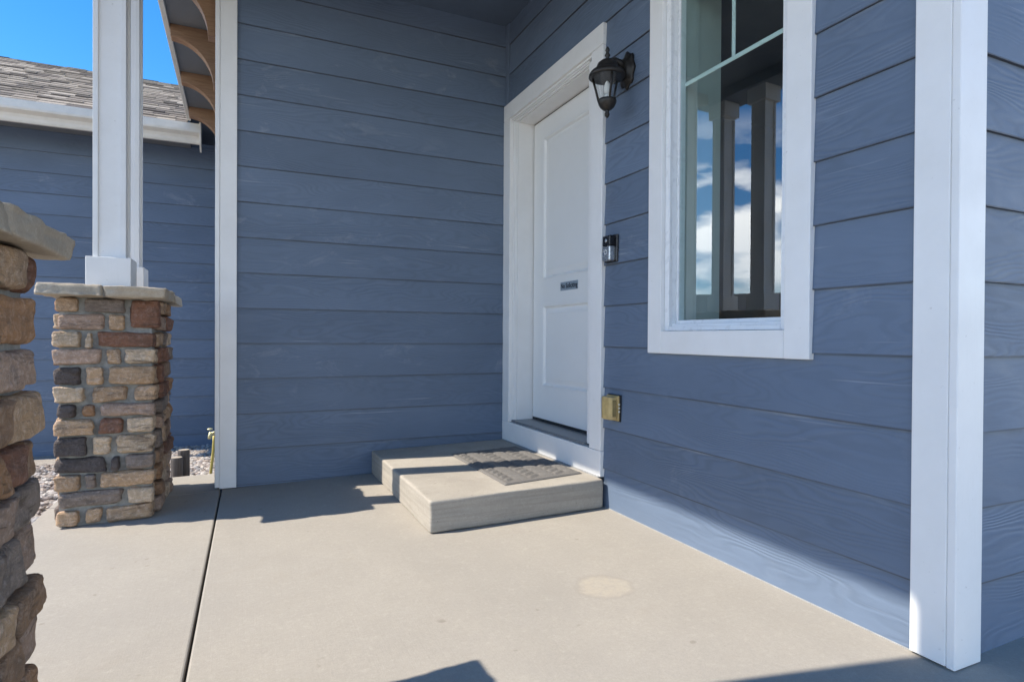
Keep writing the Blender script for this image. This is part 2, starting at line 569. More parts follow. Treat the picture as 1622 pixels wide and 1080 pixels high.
M['interior_floor'] = simple_mat('room floor', (0.09, 0.065, 0.045), 0.5, 0, 8, 0.2, 0)

def ground_mat():
    m, nt, b = new_mat('gravel ground')
    T = NT(nt)
    geo = T.n('ShaderNodeNewGeometry')
    vo = T.n('ShaderNodeTexVoronoi')
    vo.inputs['Scale'].default_value = 34
    T.l(geo.outputs['Position'], vo.inputs['Vector'])
    n1 = T.noise(geo.outputs['Position'], 0.7, 5, 0.6)
    sepc = T.n('ShaderNodeSeparateColor')
    T.l(vo.outputs['Color'], sepc.inputs[0])
    col = T.mix(sepc.outputs[0], (0.27, 0.235, 0.20), (0.48, 0.43, 0.37))
    col = T.mix(T.rng(n1, 0.35, 0.7, 0, 0.4), col, (0.16, 0.14, 0.11))
    T.l(col, b.inputs['Base Color'])
    b.inputs['Roughness'].default_value = 0.9
    T.l(T.bump(vo.outputs['Distance'], 0.01, 0.7), b.inputs['Normal'])
    return m
M['ground'] = ground_mat()

def attr_mat(name, attr, rough, bumpd=0.002, nscale=180):
    m, nt, b = new_mat(name)
    T = NT(nt)
    a = T.n('ShaderNodeAttribute')
    a.attribute_name = attr
    n1 = T.noise(T.coord((1, 1, 1), False), nscale, 4, 0.7)
    cc = T.mix(T.rng(n1, 0.35, 0.7, 0, 0.45), a.outputs['Color'], (0.05, 0.045, 0.04))
    T.l(cc, b.inputs['Base Color'])
    b.inputs['Roughness'].default_value = rough
    T.l(T.bump(n1, bumpd, 0.7), b.inputs['Normal'])
    return m
M['shingle'] = attr_mat('asphalt shingle', 'tone', 0.9)
M['pebble'] = attr_mat('river gravel', 'tone', 0.8, 0.001, 300)

# ------------------------------------------------------------------ ground
def make_ground():
    bm = bmesh.new()
    xs = [-300, -120, -60, -30, -15, -8, -5, -3.5, -2.7, -2, -1, 0, 3, 8, 20, 60, 300]
    ys = [-300, -120, -60, -30, -15, -8, -5, -3, -1, 0, 0.5, 1.0, 1.6, 2.4, 3.2, 3.8, 6, 10, 20, 45, 120, 300]
    def gz(x, y):
        t = min(1, max(0, (y - 0.7) / 2.9))
        z = -0.15 - 0.22 * t
        d = max(0, max(-x - 6, y - 14))
        return z - min(0.9, d * 0.03)
    grid = [[bm.verts.new((x, y, gz(x, y))) for y in ys] for x in xs]
    for i in range(len(xs) - 1):
        for j in range(len(ys) - 1):
            bm.faces.new((grid[i][j], grid[i + 1][j], grid[i + 1][j + 1], grid[i][j + 1]))
    return tag(link('ground', mesh('ground', bm), M['ground'], None, True), kind='structure')
make_ground()

SL = 0.0145
def fz(x):
    return SL * x
# porch slabs: one big pour, and two pours left of the saw joint
def slab(name, pts, mat):
    bm = bmesh.new()
    top = [bm.verts.new((x, y, fz(x))) for x, y in pts]
    bot = [bm.verts.new((x, y, -0.16)) for x, y in pts]
    bm.faces.new(top)
    bm.faces.new(bot[::-1])
    n = len(pts)
    for i in range(n):
        bm.faces.new((top[i], top[(i + 1) % n], bot[(i + 1) % n], bot[i]))
    bmesh.ops.recalc_face_normals(bm, faces=bm.faces[:])
    ed = [e for e in bm.edges if all(v.co.z > -0.15 for v in e.verts)]
    bmesh.ops.bevel(bm, geom=ed, offset=0.006, segments=2, affect='EDGES', profile=0.5)
    return tag(link(name, mesh(name, bm), mat), kind='structure')
J0, J1 = -1.838, -1.876       # joint x at y=0 and y=-2.4
def jx(y):
    return J0 + (J1 - J0) * (-y / 2.4)
slab('porch_slab', [(jx(-6) + .004, -6), (0.6, -6), (0.6, 0.02), (jx(0.02) + .004, 0.02)], M['slab'])
slab('porch_slab_edge', [(-2.66, -6), (jx(-6) - .004, -6), (jx(-.035) - .004, -0.035), (-2.66, -0.035)], M['slab'])
slab('porch_slab_end', [(-2.66, -0.027), (jx(-.02) - .006, -0.027), (-1.83, 0.47), (-2.66, 0.47)], M['slab'])
tag(box('bounce_slab', (-16, -16, -0.17), (-3.45, -1.5, -0.135), M['slab']), kind='structure')  # unseen concrete sheet, added to bounce sunlight onto the porch walls and ceiling
tag(box('slab_joint', (-1.96, -6, -0.15), (-1.80, 0.0, -0.05), M['joint']), kind='structure')

# ------------------------------------------------------------------ house
house = empty('house', (0, 0, 0), 'slate blue lap sided house with white trim, front door and covered porch', 'house')
LEV0, EXP = 0.832, 0.2115       # one lap line level and the exposure
LINES = [LEV0 + EXP * k for k in range(-5, 13)]
ZC = 3.10                       # porch ceiling

def board(wall, axis, plane, sign, a0, a1, z0, z1, mat, parent, tilt=0.010):
    """one lap board: length a0..a1 along axis, at plane; sign = outward direction.
    z0 = its bottom edge, z1 = the next board's bottom edge (boards lap 25 mm)."""
    th = 0.009
    zt = z1 + 0.02
    o0 = plane + sign * tilt            # outer face at the bottom
    o1 = plane + sign * 0.0             # outer face at the top
    prof = [(o0, z0), (o1, zt), (o1 - sign * th, zt), (o0 - sign * th, z0)]
    if axis == 'x':
        return prism('siding_board', prof, 'x', a0, a1, mat, parent)       # (y,z) profile
    return prism('siding_board', prof, 'y', a0, a1, mat, parent)           # (x,z) profile

# --- back wall (y = 0, facing the camera)
back_wall = box('back_wall', (-1.85, 0.022, -0.3), (0.2, 0.15, 3.25), M['blue_trim'], house)
for z0, z1 in zip(LINES, LINES[1:]):
    if z0 > ZC: break
    board('b', 'x', 0.004, -1, -1.758, -0.004, max(z0, -0.022), min(z1, ZC - .001), M['siding_x'], back_wall)
# --- entry wall (x = 0, facing left): sheathing with door and window openings
DO = (-0.118, -1.112, 0.30, 2.40)       # door rough opening y0,y1,z0,z1
WO = (-1.755, -2.420, 0.905, 2.475)     # window opening
entry_wall = None
bm = bmesh.new()
x0, x1 = 0.018, 0.16
add_box(bm, (x0, DO[0], -0.3), (x1, 0.02, 3.25))
add_box(bm, (x0, DO[1], -0.3), (x1, DO[0], DO[2] - 0.02))
add_box(bm, (x0, DO[1], DO[3]), (x1, DO[0], 3.25))
add_box(bm, (x0, WO[0], -0.3), (x1, DO[1], 3.25))
add_box(bm, (x0, WO[1], -0.3), (x1, WO[0], WO[2]))
add_box(bm, (x0, WO[1], WO[3]), (x1, WO[0], 3.25))
add_box(bm, (x0, -2.93, -0.3), (x1, WO[1], 3.25))
entry_wall = link('entry_wall', mesh('entry_wall', bm), M['blue_trim'], house)
for z0, z1 in zip(LINES, LINES[1:]):
    if z0 > ZC: break
    zz0, zz1 = max(z0, 0.004), min(z1, ZC - .001)
    def B(a, b_):
        board('e', 'y', 0.0, -1, b_, a, zz0, zz1, M['siding_y'], entry_wall)
    if z1 < 0.84:
        B(-1.276, -2.852)
    elif z1 < 2.60:
        B(-1.276, -1.665)
        B(-2.515, -2.852)
        if z1 > 2.49:
            zz0 = 2.470
            B(-0.058, -1.272)
    else:
        B(-0.058, -2.852)
box('corner_bead', (-0.016, -0.056, 2.50), (0.01, -0.004, ZC - .002), M['blue_trim'], entry_wall, 0.003)
# --- return wall at the right (y = -2.945, facing the camera)
side_wall = box('return_wall', (0.0, -2.925, -0.3), (4.0, -2.80, 3.25), M['blue_trim'], house)
for z0, z1 in zip(LINES, LINES[1:]):
    if z0 > ZC: break
    board('r', 'x', -2.932, -1, 0.098, 4.0, max(z0, -0.02), min(z1, ZC - .001), M['siding_x'], side_wall)
# --- white corner boards
box('corner_board', (-0.022, -2.9455, 0.006), (0.0, -2.851, ZC), M['white'], house, 0.003)
box('corner_board', (-0.021, -2.968, 0.004), (0.100, -2.946, ZC), M['white'], house, 0.003)
cbm = box('corner_board', (-1.8475, -0.024, -0.02), (-1.757, 0.0, 3.14), M['white'], house, 0.003)
box('corner_board', (-1.8725, -0.026, -0.012), (-1.848, 0.09, 3.14), M['white'], house, 0.003)
# caulk line and flashing where siding meets the slab
box('caulk_bead', (-0.0125, -2.85, -0.002), (0.004, -1.305, 0.004), M['caulk'], house, 0.002)
# long side wall running back behind the corner board
box('gable_side_wall', (-1.862, 0.151, -0.4), (-1.70, 3.6, 3.14), M['blue_trim'], house)

# --- door
door = box('door', (0.157, -1.073, 0.322), (0.190, -0.158, 2.366), M['door'], house)
tag(door, 'white two panel front door')
DX0, DX1 = 0.140, 0.1575
box('stile', (DX0, -0.298, 0.324), (DX1, -0.160, 2.364), M['door'], door, 0.0015)
box('stile', (DX0, -1.071, 0.324), (DX1, -0.933, 2.364), M['door'], door, 0.0015)
for za, zb in ((0.324, 0.548), (1.098, 1.272), (2.236, 2.364)):
    box('rail', (DX0, -0.9325, za), (DX1, -0.2985, zb), M['door'], door, 0.0015)
def door_panel(y0, y1, z0, z1):
    bm = bmesh.new()
    def ring(ins, x):
        return [bm.verts.new((x, y, z)) for y, z in ((y0 - ins, z0 + ins), (y1 + ins, z0 + ins), (y1 + ins, z1 - ins), (y0 - ins, z1 - ins))]
    rs = [ring(0.0, 0.1400), ring(0.006, 0.1385), ring(0.013, 0.1435), ring(0.020, 0.1555), ring(0.030, 0.1560), ring(0.060, 0.1470)]
    for a, b_ in zip(rs, rs[1:]):
        for i in range(4):
            bm.faces.new((a[i], a[(i + 1) % 4], b_[(i + 1) % 4], b_[i]))
    bm.faces.new(rs[-1])
    bmesh.ops.recalc_face_normals(bm, faces=bm.faces[:])
    me = bpy.data.meshes.new('door_panel')
    bm.to_mesh(me); bm.free()
    return link('panel', me, M['door'], door)
door_panel(-0.298, -0.933, 1.272, 2.236)
door_panel(-0.298, -0.933, 0.548, 1.098)
box('weather_seal', (0.146, -0.158, 0.33), (0.160, -0.146, 2.37), M['seal'], door)
box('weather_seal', (0.146, -1.085, 2.3665), (0.160, -0.146, 2.378), M['seal'], door)
box('door_sweep', (0.138, -1.072, 0.306), (0.150, -0.159, 0.3235), M['seal'], door)
# frame: jambs, brickmould, casing, sill
frame = box('door_frame', (0.02, -0.150, 0.29), (0.20, -0.118, 2.40), M['white'], house, 0.002)
box('jamb', (0.02, -1.112, 0.29), (0.20, -1.080, 2.40), M['white'], frame, 0.002)
box('head_jamb', (0.02, -1.0795, 2.372), (0.20, -0.1505, 2.40), M['white_h'], frame, 0.002)
def brickmould(name, side):
    # stepped mould between casing and jamb
    if side == 'l':
        for (a, b_, xa, xb) in ((-0.110, -0.122, -0.003, 0.02), (-0.122, -0.134, 0.004, 0.0195), (-0.134, -0.143, 0.011, 0.0193)):
            box('brickmould', (xa, b_, 0.30), (xb, a, 2.384), M['white'], frame, 0.002)
    elif side == 'r':
        for (a, b_, xa, xb) in ((-1.108, -1.165, -0.003, 0.0195), (-1.096, -1.1075, 0.003, 0.0193), (-1.087, -1.0955, 0.009, 0.0191)):
            box('brickmould', (xa, b_, 0.30), (xb, a, 2.384), M['white'], frame, 0.002)
    else:
        for (za, zb, xa, xb, ya, yb) in ((2.3965, 2.410, -0.0115, 0.0192, -1.164, -0.111), (2.386, 2.396, -0.0038, 0.0189, -1.108, -0.123), (2.377, 2.3855, 0.0042, 0.0187, -1.096, -0.135)):
            box('brickmould', (xa, ya, za), (xb, yb, zb), M['white_h'], frame, 0.002)
for s in 'lrt':
    brickmould('bm', s)
box('casing', (-0.026, -0.1095, 0.288), (0.016, 0.0, 2.4085), M['white'], frame, 0.003)
box('casing', (-0.026, -1.276, 0.288), (0.016, -1.1655, 2.4085), M['white'], frame, 0.003)
box('casing', (-0.0262, -1.276, 2.4105), (0.016, -0.002, 2.522), M['white_h'], frame, 0.003)
box('kick_board', (-0.027, -1.278, 0.152), (0.016, -0.001, 0.287), M['white_h'], frame, 0.003)
box('threshold', (-0.016, -1.0945, 0.289), (0.20, -0.136, 0.305), M['threshold'], frame, 0.003)
box('caulk_bead', (-0.036, -1.27, 0.140), (-0.0272, -0.01, 0.155), M['caulk'], frame, 0.003)

# --- window
win = box('window', (0.012, -1.787, 0.918), (0.075, -1.757, 2.462), M['vinyl'], house, 0.003)
tag(win, 'tall fixed window with grid in its upper panes')
box('frame', (0.012, -2.417, 0.918), (0.075, -2.387, 2.462), M['vinyl'], win, 0.003)
box('frame', (0.0125, -2.3865, 0.918), (0.0755, -1.7875, 0.944), M['vinyl'], win, 0.003)
box('frame', (0.0125, -2.3865, 2.436), (0.0755, -1.7875, 2.462), M['vinyl'], win, 0.003)
PT = -0.0092      # the unit sits a hair askew in its frame
# inner sash bead
for lo, hi in (((0.034, -1.803, 0.9445), (0.070, -1.788, 2.4355)), ((0.034, -2.3865, 0.9445), (0.070, -2.3715, 2.4355)),
               ((0.0345, -2.371, 0.9445), (0.0705, -1.8035, 0.9595)), ((0.0345, -2.371, 2.4205), (0.0705, -1.8035, 2.4355))):
    box('sash', lo, hi, M['vinyl'], win, 0.002)
pane = prism('pane', [(0.0505 + PT, -1.8033), (0.0505 - PT, -2.3712), (0.0545 - PT, -2.3712), (0.0545 + PT, -1.8033)], 'z', 0.9598, 2.4202, M['glass'], win)
MUN = paint_mat('muntin', (0.82, 0.82, 0.80), 0.4, 0.05, 0.05)
box('muntin', (0.0640, -2.371, 2.000), (0.0695, -1.8035, 2.018), MUN, win, 0.002)
box('muntin', (0.0642, -2.096, 2.0185), (0.0693, -2.078, 2.42), MUN, win, 0.002)
# wide casing with sill board
box('casing', (-0.024, -1.756, 0.812), (0.016, -1.662, 2.58), M['white'], win, 0.003)
box('casing', (-0.024, -2.520, 0.8115), (0.016, -2.4185, 2.58), M['white'], win, 0.003)
box('casing', (-0.0235, -2.418, 0.812), (0.016, -1.7565, 0.912), M['white_h'], win, 0.003)
box('casing', (-0.0235, -2.418, 2.470), (0.016, -1.7565, 2.58), M['white_h'], win, 0.003)
for ya, yb in ((-1.7875, -1.757), (-2.4175, -2.3875)):
    box('nail_fin_cover', (-0.004, ya, 0.9135), (0.0118, yb, 2.468), M['vinyl'], win, 0.002)
box('nail_fin_cover', (-0.0045, -2.387, 0.9135), (0.0115, -1.788, 0.9315), M['vinyl'], win, 0.002)
# drywall return and the dim room behind the glass
for lo, hi in (((0.161, -1.775, 0.90), (0.30, -1.755, 2.48)), ((0.161, -2.42, 0.90), (0.30, -2.40, 2.48)),
               ((0.161, -2.3995, 0.885), (0.30, -1.7755, 0.905)), ((0.161, -2.3995, 2.48), (0.30, -1.7755, 2.50))):
    box('window_return', lo, hi, M['drywall'], win)
box('window_return', (0.076, -1.786, 0.92), (0.1605, -1.757, 2.46), M['drywall'], win)
box('window_return', (0.076, -2.417, 0.92), (0.1605, -2.388, 2.46), M['drywall'], win)
bm = bmesh.new()
for lo, hi in (((0.30, -2.80, 0.10), (3.4, 0.0, 0.14)), ((0.30, -2.80, 2.75), (3.4, 0.0, 2.79)),
               ((3.4, -2.80, 0.10), (3.44, 0.0, 2.79)), ((0.30, -0.04, 0.1405), (3.4, 0.0, 2.7495)), ((0.30, -2.80, 0.1405), (3.4, -2.76, 2.7495)),
               ((0.301, -1.74, 0.1405), (0.32, -0.041, 2.7495)), ((0.301, -2.759, 0.1405), (0.32, -2.43, 2.7495)),
               ((0.301, -2.43, 2.51), (0.32, -1.741, 2.7495)), ((0.301, -2.43, 0.1405), (0.32, -1.741, 0.88))):
    add_box(bm, lo, hi)
link('interior_room', mesh('room', bm), M['room_dark'], house)

# --- porch ceiling, beam and roof
box('porch_ceiling', (-2.20, -3.25, ZC), (0.017, 0.021, ZC + 0.02), M['ceiling'], house)
box('porch_beam', (-2.487, -3.25, 3.008), (-2.201, 0.30, 3.26), M['ceiling'], house, 0.004)
box('porch_beam', (-2.2005, -3.25, 3.03), (0.02, -3.00, 3.0995), M['ceiling'], house, 0.004)
box('porch_roof', (-2.60, -3.40, 3.262), (4.0, 0.151, 3.42), M['ceiling'], house)
box('roof', (-2.22, 0.152, 3.20), (4.0, 9.0, 3.45), M['ceiling'], house)

# --- soffit and curved brackets along the side wall behind the corner board
box('soffit', (-2.20, 0.301, 3.10), (-1.863, 3.02, 3.13), M['soffit'], house)
box('fascia', (-2.235, 0.301, 3.075), (-2.2005, 3.02, 3.26), M['gutter'], house, 0.003)
def bracket(y):
    xo, xi, zt, tip, R_ = -2.195, -1.863, 3.0995, 0.085, 0.27
    pts = [(xo, zt), (xo, zt - tip)]
    for k in range(0, 13):
        a = math.pi / 2 * k / 12
        pts.append((xo + 0.005 + R_ * math.sin(a), zt - tip - 0.005 - 0.31 * (1 - math.cos(a))))
    pts += [(xi, zt - tip - 0.315), (xi, zt)]
    return prism('bracket', pts, 'y', y, y + 0.088, M['cedar'], house, 0.003)
for k in range(4):
    bracket(0.36 + 0.845 * k - 0.20 if k == 0 else 0.13 + 0.845 * k)

# ------------------------------------------------------------------ concrete step
def make_step():
    xa, xb, ya, yb, H_ = -0.956, -0.028, -1.312, -0.002, 0.146
    bm = bmesh.new()
    bmesh.ops.create_cube(bm, size=2.0)
    bmesh.ops.subdivide_edges(bm, edges=bm.edges[:], cuts=34, use_grid_fill=True)
    h = Vector(((xb - xa) / 2, (yb - ya) / 2, (H_ + 0.002) / 2))
    c0 = Vector(((xa + xb) / 2, (ya + yb) / 2, 0))
    for v in bm.verts:
        c = v.co.copy()
        g = Vector([math.copysign(1 - (1 - abs(t)) ** 1.7, t) for t in c])
        p = Vector((g.x * h.x, g.y * h.y, g.z * h.z))
        w = c0 + p
        rr = 0.009 + 0.007 * mnoise.noise(Vector((w.x * 9, w.y * 9, 3.3))) + 0.006 * max(0, mnoise.noise(Vector((w.x * 30, w.y * 30, 8.1))))
        q = Vector([max(-h[i] + rr, min(h[i] - rr, p[i])) for i in range(3)])
        e_ = p - q
        if e_.length > 1e-9:
            p = q + e_.normalized() * min(e_.length, rr)
        p += c0
        p.x += 0.0022 * mnoise.noise(Vector((p.y * 5, p.z * 20, 1))) * (abs(c.x) > .98)
        p.y += 0.0022 * mnoise.noise(Vector((p.x * 5, p.z * 20, 2))) * (abs(c.y) > .98)
        p.z += fz(p.x) + 0.002 + h.z
        v.co = p
    o = link('concrete_step', mesh('concrete_step', bm), M['step'], None, True)
    return tag(o, 'grey concrete step slab below the white front door', 'step')
make_step()

# ------------------------------------------------------------------ doormat
def make_mat():
    root = empty('doormat', (-0.30, -0.77, 0.150), 'grey braided rubber doormat lying on the concrete step', 'doormat')
    bm = bmesh.new()
    nx, ny = 72, 130
    X0, X1, Y0, Y1 = -0.540, -0.066, -1.185, -0.352
    g = []
    for i in range(nx + 1):
        row = []
        for j in range(ny + 1):
            x = X0 + (X1 - X0) * i / nx
            y = Y0 + (Y1 - Y0) * j / ny
            ex = min(x - X0, X1 - x, y - Y0, Y1 - y)
            w = (x - X0) / 0.079
            d = abs((w % 1.0) - 0.5) * 2
            ph = (y / 0.062 + 0.55 * ((w % 1.0) if int(w) % 2 else 1 - (w % 1.0)))
            h = 0.010 * (0.5 + 0.5 * math.sin(2 * math.pi * ph)) ** 0.8 * (0.25 + 0.75 * (1 - d ** 4))
            if ex < 0.028:
                h = 0.0035 if 0.008 < ex < 0.022 else 0.0005
            if ex < 0.002: h = -0.004
            z = fz(x) + 0.150 + 0.0065 + h + 0.0006 * mnoise.noise(Vector((x * 60, y * 60, 0)))
            yy = y + (x + 0.3) * 0.09 if False else y + (x + 0.30) * 0.10
            row.append(bm.verts.new((x, yy, z)))
        g.append(row)
    for i in range(nx):
        for j in range(ny):
            bm.faces.new((g[i][j], g[i + 1][j], g[i + 1][j + 1], g[i][j + 1]))
    # skirt
    rim = [g[i][0] for i in range(nx + 1)] + [g[nx][j] for j in range(1, ny + 1)] + [g[i][ny] for i in range(nx - 1, -1, -1)] + [g[0][j] for j in range(ny - 1, 0, -1)]
    low = [bm.verts.new((v.co.x, v.co.y, fz(v.co.x) + 0.1505)) for v in rim]
    n = len(rim)
    for i in range(n):
        bm.faces.new((rim[i], rim[(i + 1) % n], low[(i + 1) % n], low[i]))
    link('braided_top', mesh('braided_top', bm), M['mat'], root, True)
make_mat()

# ------------------------------------------------------------------ stone pillars
PAL = {
    't': (0.56, 0.365, 0.215), 'l': (0.64, 0.47, 0.31), 'p': (0.49, 0.335, 0.245), 'r': (0.27, 0.13, 0.08),
    'd': (0.125, 0.102, 0.094), 'g': (0.28, 0.22, 0.18), 'o': (0.44, 0.24, 0.12), 'b': (0.36, 0.22, 0.13)}

def stone_mesh(size, seed, r=0.012, amp=0.007, cuts=7, strata=0.0):
    """rough split stone: a box with chipped corners, uneven faces and, on some, split layers"""
    bm = bmesh.new()
    bmesh.ops.create_cube(bm, size=2.0)
    bmesh.ops.subdivide_edges(bm, edges=bm.edges[:], cuts=cuts, use_grid_fill=True)
    h = Vector(size) / 2
    r = min(r, min(h) * 0.7)
    off = Vector((seed * 3.17, seed * 1.91, seed * 7.3))
    rnd = random.Random(seed)
    sk = [rnd.uniform(-0.14, 0.14) for _ in range(3)]
    chip = [rnd.uniform(0.0, 1.0) for _ in range(8)]
    for v in bm.verts:
        c = v.co
        # crowd the grid towards the edges so that the arrises stay crisp
        g = Vector([math.copysign(abs(t) ** 0.6, t) for t in c])
        p = Vector((g.x * h.x, g.y * h.y, g.z * h.z))
        ci = (c.x > 0) * 4 + (c.y > 0) * 2 + (c.z > 0)
        rr = min(r * (0.6 + 1.3 * chip[ci]), min(h) * 0.75)
        q = Vector([max(-h[i] + rr, min(h[i] - rr, p[i])) for i in range(3)])
        e = p - q
        if e.length > 1e-9:
            p = q + e.normalized() * min(e.length, rr)
        p.z += sk[0] * p.x * 0.22 + sk[1] * p.y * 0.22
        k = 1 + sk[2] * c.z * 0.35
        p.x *= k
        p.y *= k
        nz = mnoise.noise(p * 16 + off) * amp * 1.2 + mnoise.noise(p * 48 + off) * amp * 0.55 + mnoise.noise(p * 110 + off) * amp * 0.25
        if strata:
            t = mnoise.noise(Vector((p.x * 7, p.y * 7, p.z * 75)) + off)
            nz += strata * (1 if t > 0.05 else -0.6) * min(1, abs(t) * 6)
        dirv = Vector((c.x, c.y, c.z * 0.45)).normalized()
        v.co = p + dirv * nz
    return mesh('stone', bm)

def place_stone(parent, lo, hi, color, seed):
    c = (Vector(lo) + Vector(hi)) / 2
    s = Vector(hi) - Vector(lo)
    me = stone_mesh(s, seed, 0.011, 0.0075, 7, 0.0032 if seed % 3 == 0 else 0.0)
    o = link('stone', me, M['stone'], parent, True)
    o.location = c - wpos(parent)
    rnd = random.Random(seed * 13 + 1)
    o.rotation_euler = (rnd.uniform(-.025, .025), rnd.uniform(-.03, .03), rnd.uniform(-.035, .035))
    k = rnd.uniform(0.86, 1.12)
    col = PAL[color]
    o.color = (col[0] * k, col[1] * k, col[2] * k, 1)

FRONT = [   # far pillar, front face, from the top: (from, to, tone) in picture pixels
    [(72, 114, 't'), (121, 199, 'g'), (203, 262, 'r')],
    [(72, 160, 'p'), (165, 197, 't'), (204, 262, 'r')],
    [(65, 118, 'l'), (124, 139, 'l'), (144, 252, 'r')],
    [(66, 155, 'p'), (160, 190, 't'), (194, 256, 'l')],
    [(68, 119, 'd'), (124, 159, 't'), (165, 256, 't')],
    [(70, 126, 'l'), (136, 202, 't'), (212, 258, 't')],
    [(72, 110, 'd'), (117, 146, 'o'), (151, 254, 'p')],
    [(71, 141, 't'), (148, 193, 'r'), (199, 253, 'l')],
    [(69, 131, 'd'), (135, 173, 'l'), (179, 253, 'l')],
    [(70, 164, 'd'), (170, 190, 'd'), (195, 253, 'g')],
    [(68, 118, 't'), (121, 146, 'g'), (149, 255, 't')],
    [(75, 193, 'g'), (200, 252, 'l')],
    [(72, 116, 't'), (121, 156, 't'), (161, 250, 't')]]

def pillar(x0, x1, y0, y1, rows, front, label, seed, tones):
    """x0..x1, y0..y1: outer faces of the stone veneer"""
    zb, zt = -0.035, 1.060
    root = empty('stone_pillar', ((x0 + x1) / 2, (y0 + y1) / 2, fz(x0)), label, 'pillar', 'stone porch pillars')
    ins = 0.026
    box('mortar_core', (x0 + ins, y0 + ins, zb), (x1 - ins, y1 - ins, zt), M['mortar'], root)
    rnd = random.Random(seed)
    hz = [rnd.uniform(0.9, 1.12) for _ in range(rows)]
    if front:
        hz = [1.0] * rows
        for i, k in ((0, .9), (4, 1.15), (6, .85), (8, 1.2), (9, .95)): hz[i] = k
    tot = sum(hz)
    z = zt
    sd = seed * 1000
    dp = 0.10
    for ri in range(rows):
        h = (zt - zb) * hz[ri] / tot
        za, zb_ = z - h, z
        z = za
        g = 0.006
        lo_z, hi_z = za + g, zb_ - g
        # which pair of faces runs through at the corner
        def row_split(a, b):
            out, p = [], a
            while p < b - 0.02:
                w = rnd.choice((0.09, 0.13, 0.17, 0.22, 0.28))
                if b - (p + w) < 0.08: w = b - p
                out.append((p, min(b, p + w)))
                p += w
            return out
        through_x = (ri % 2 == 0) if not front else True
        for face in range(4):
            along_x = face in (0, 1)
            run = through_x if along_x else (not through_x)
            a0, a1 = (x0, x1) if along_x else (y0, y1)
            if not run:
                a0, a1 = a0 + dp * 0.98, a1 - dp * 0.98
            if face == 0 and front:
                segs = [(x0 + (x1 - x0) * (p - 66) / 191.0, x0 + (x1 - x0) * (q - 66) / 191.0, c) for p, q, c in front[ri]]
            else:
                segs = [(p, q, rnd.choice(tones)) for p, q in row_split(a0, a1)]
            for (p, q, c) in segs:
                sd += 1
                if c in 'r' and front and face == 0 and ri == 1 and p > x0 + 0.3:
                    continue
                lz, hz_ = lo_z, hi_z
                if front and face == 0 and ri == 0 and c == 'r':
                    lz -= h
                pr = rnd.uniform(-0.004, 0.018)
                pp, qq = (p + 0.006, q - 0.006)
                if along_x:
                    ya = y0 - pr if face == 0 else y1 - dp
                    yb = y0 + dp if face == 0 else y1 + pr
                    lo, hi = (pp, ya, lz), (qq, yb, hz_)
                else:
                    xa = x1 - dp if face == 2 else x0 - pr
                    xb = x1 + pr if face == 2 else x0 + dp
                    lo, hi = (xa, pp, lz), (xb, qq, hz_)
                place_stone(root, lo, hi, c, sd)
    # cap: four cast slabs
    cx0, cx1, cy0, cy1 = x0 - 0.035, x1 + 0.045, y0 - 0.10, y1 + 0.11
    xm, ym = (cx0 + cx1) / 2, (cy0 + cy1) / 2
    i = 0
    for xa, xb in ((cx0, xm - 0.005), (xm + 0.005, cx1)):
        for ya, yb in ((cy0, ym - 0.005), (ym + 0.005, cy1)):
            i += 1
            me = stone_mesh((xb - xa, yb - ya, 0.055), seed * 77 + i, 0.007, 0.0095, 15)
            o = link('cap_stone', me, M['cap'], root, True)
            o.location = Vector(((xa + xb) / 2, (ya + yb) / 2, 1.087)) - wpos(root)
            o.rotation_euler = (0, 0, 0.012 * (i - 2.5) / 2)
    box('cap_joint', (cx0 + .02, ym - 0.0055, 1.062), (cx1 - .02, ym + 0.0055, 1.108), M['mortar'], root)
    box('cap_joint', (xm - 0.0052, cy0 + .02, 1.0615), (xm + 0.0052, cy1 - .02, 1.1075), M['mortar'], root)
    return root
pillar(-2.545, -2.115, -0.470, 0.235, 13, FRONT, 'full height ledge stone pillar with pale cap beside the side wall', 3, 'ttlpbrgo')
pillar(-2.575, -2.150, -2.960, -2.245, 11, None, 'nearest stone pillar cut off by the left edge of the picture', 8, 'ttpbgorbp')

# ------------------------------------------------------------------ porch posts
def post(xc, yc, label):
    root = empty('porch_post', (xc, yc, 1.1145), label, 'post', 'white porch posts')
    w = 0.069
    zb = 1.116
    box('shaft', (xc - w + .010, yc - w + .010, zb), (xc + w - .010, yc + w - .010, 3.0075), M['post_white'], root, 0.002)
    # corner strips on every face leave a shallow recessed panel
    st = 0.022
    for sx in (-1, 1):
        for sy in (-1, 1):
            box('corner_strip', (xc + sx * (w - st), yc + sy * w, 1.262), (xc + sx * w, yc + sy * (w - st), 2.878), M['post_white'], root, 0.0015)
    b = 0.094
    box('base_block', (xc - b, yc - b, zb), (xc + b, yc + b, 1.262), M['post_white'], root, 0.003)
    box('capital', (xc - b, yc - b, 2.878), (xc + b, yc + b, 3.0075), M['post_white'], root, 0.003)
    return root
XP = -2.326
post(XP, -0.335, 'white square porch post, front one of the pair on the full pillar')
post(XP, 0.095, 'white square porch post, rear one of the pair on the full pillar')
post(XP - .035, -2.395, 'white square porch post, rear one of the pair on the nearest pillar, left of frame')
post(XP - .035, -2.825, 'white square porch post, front one of the pair on the nearest pillar, left of frame')

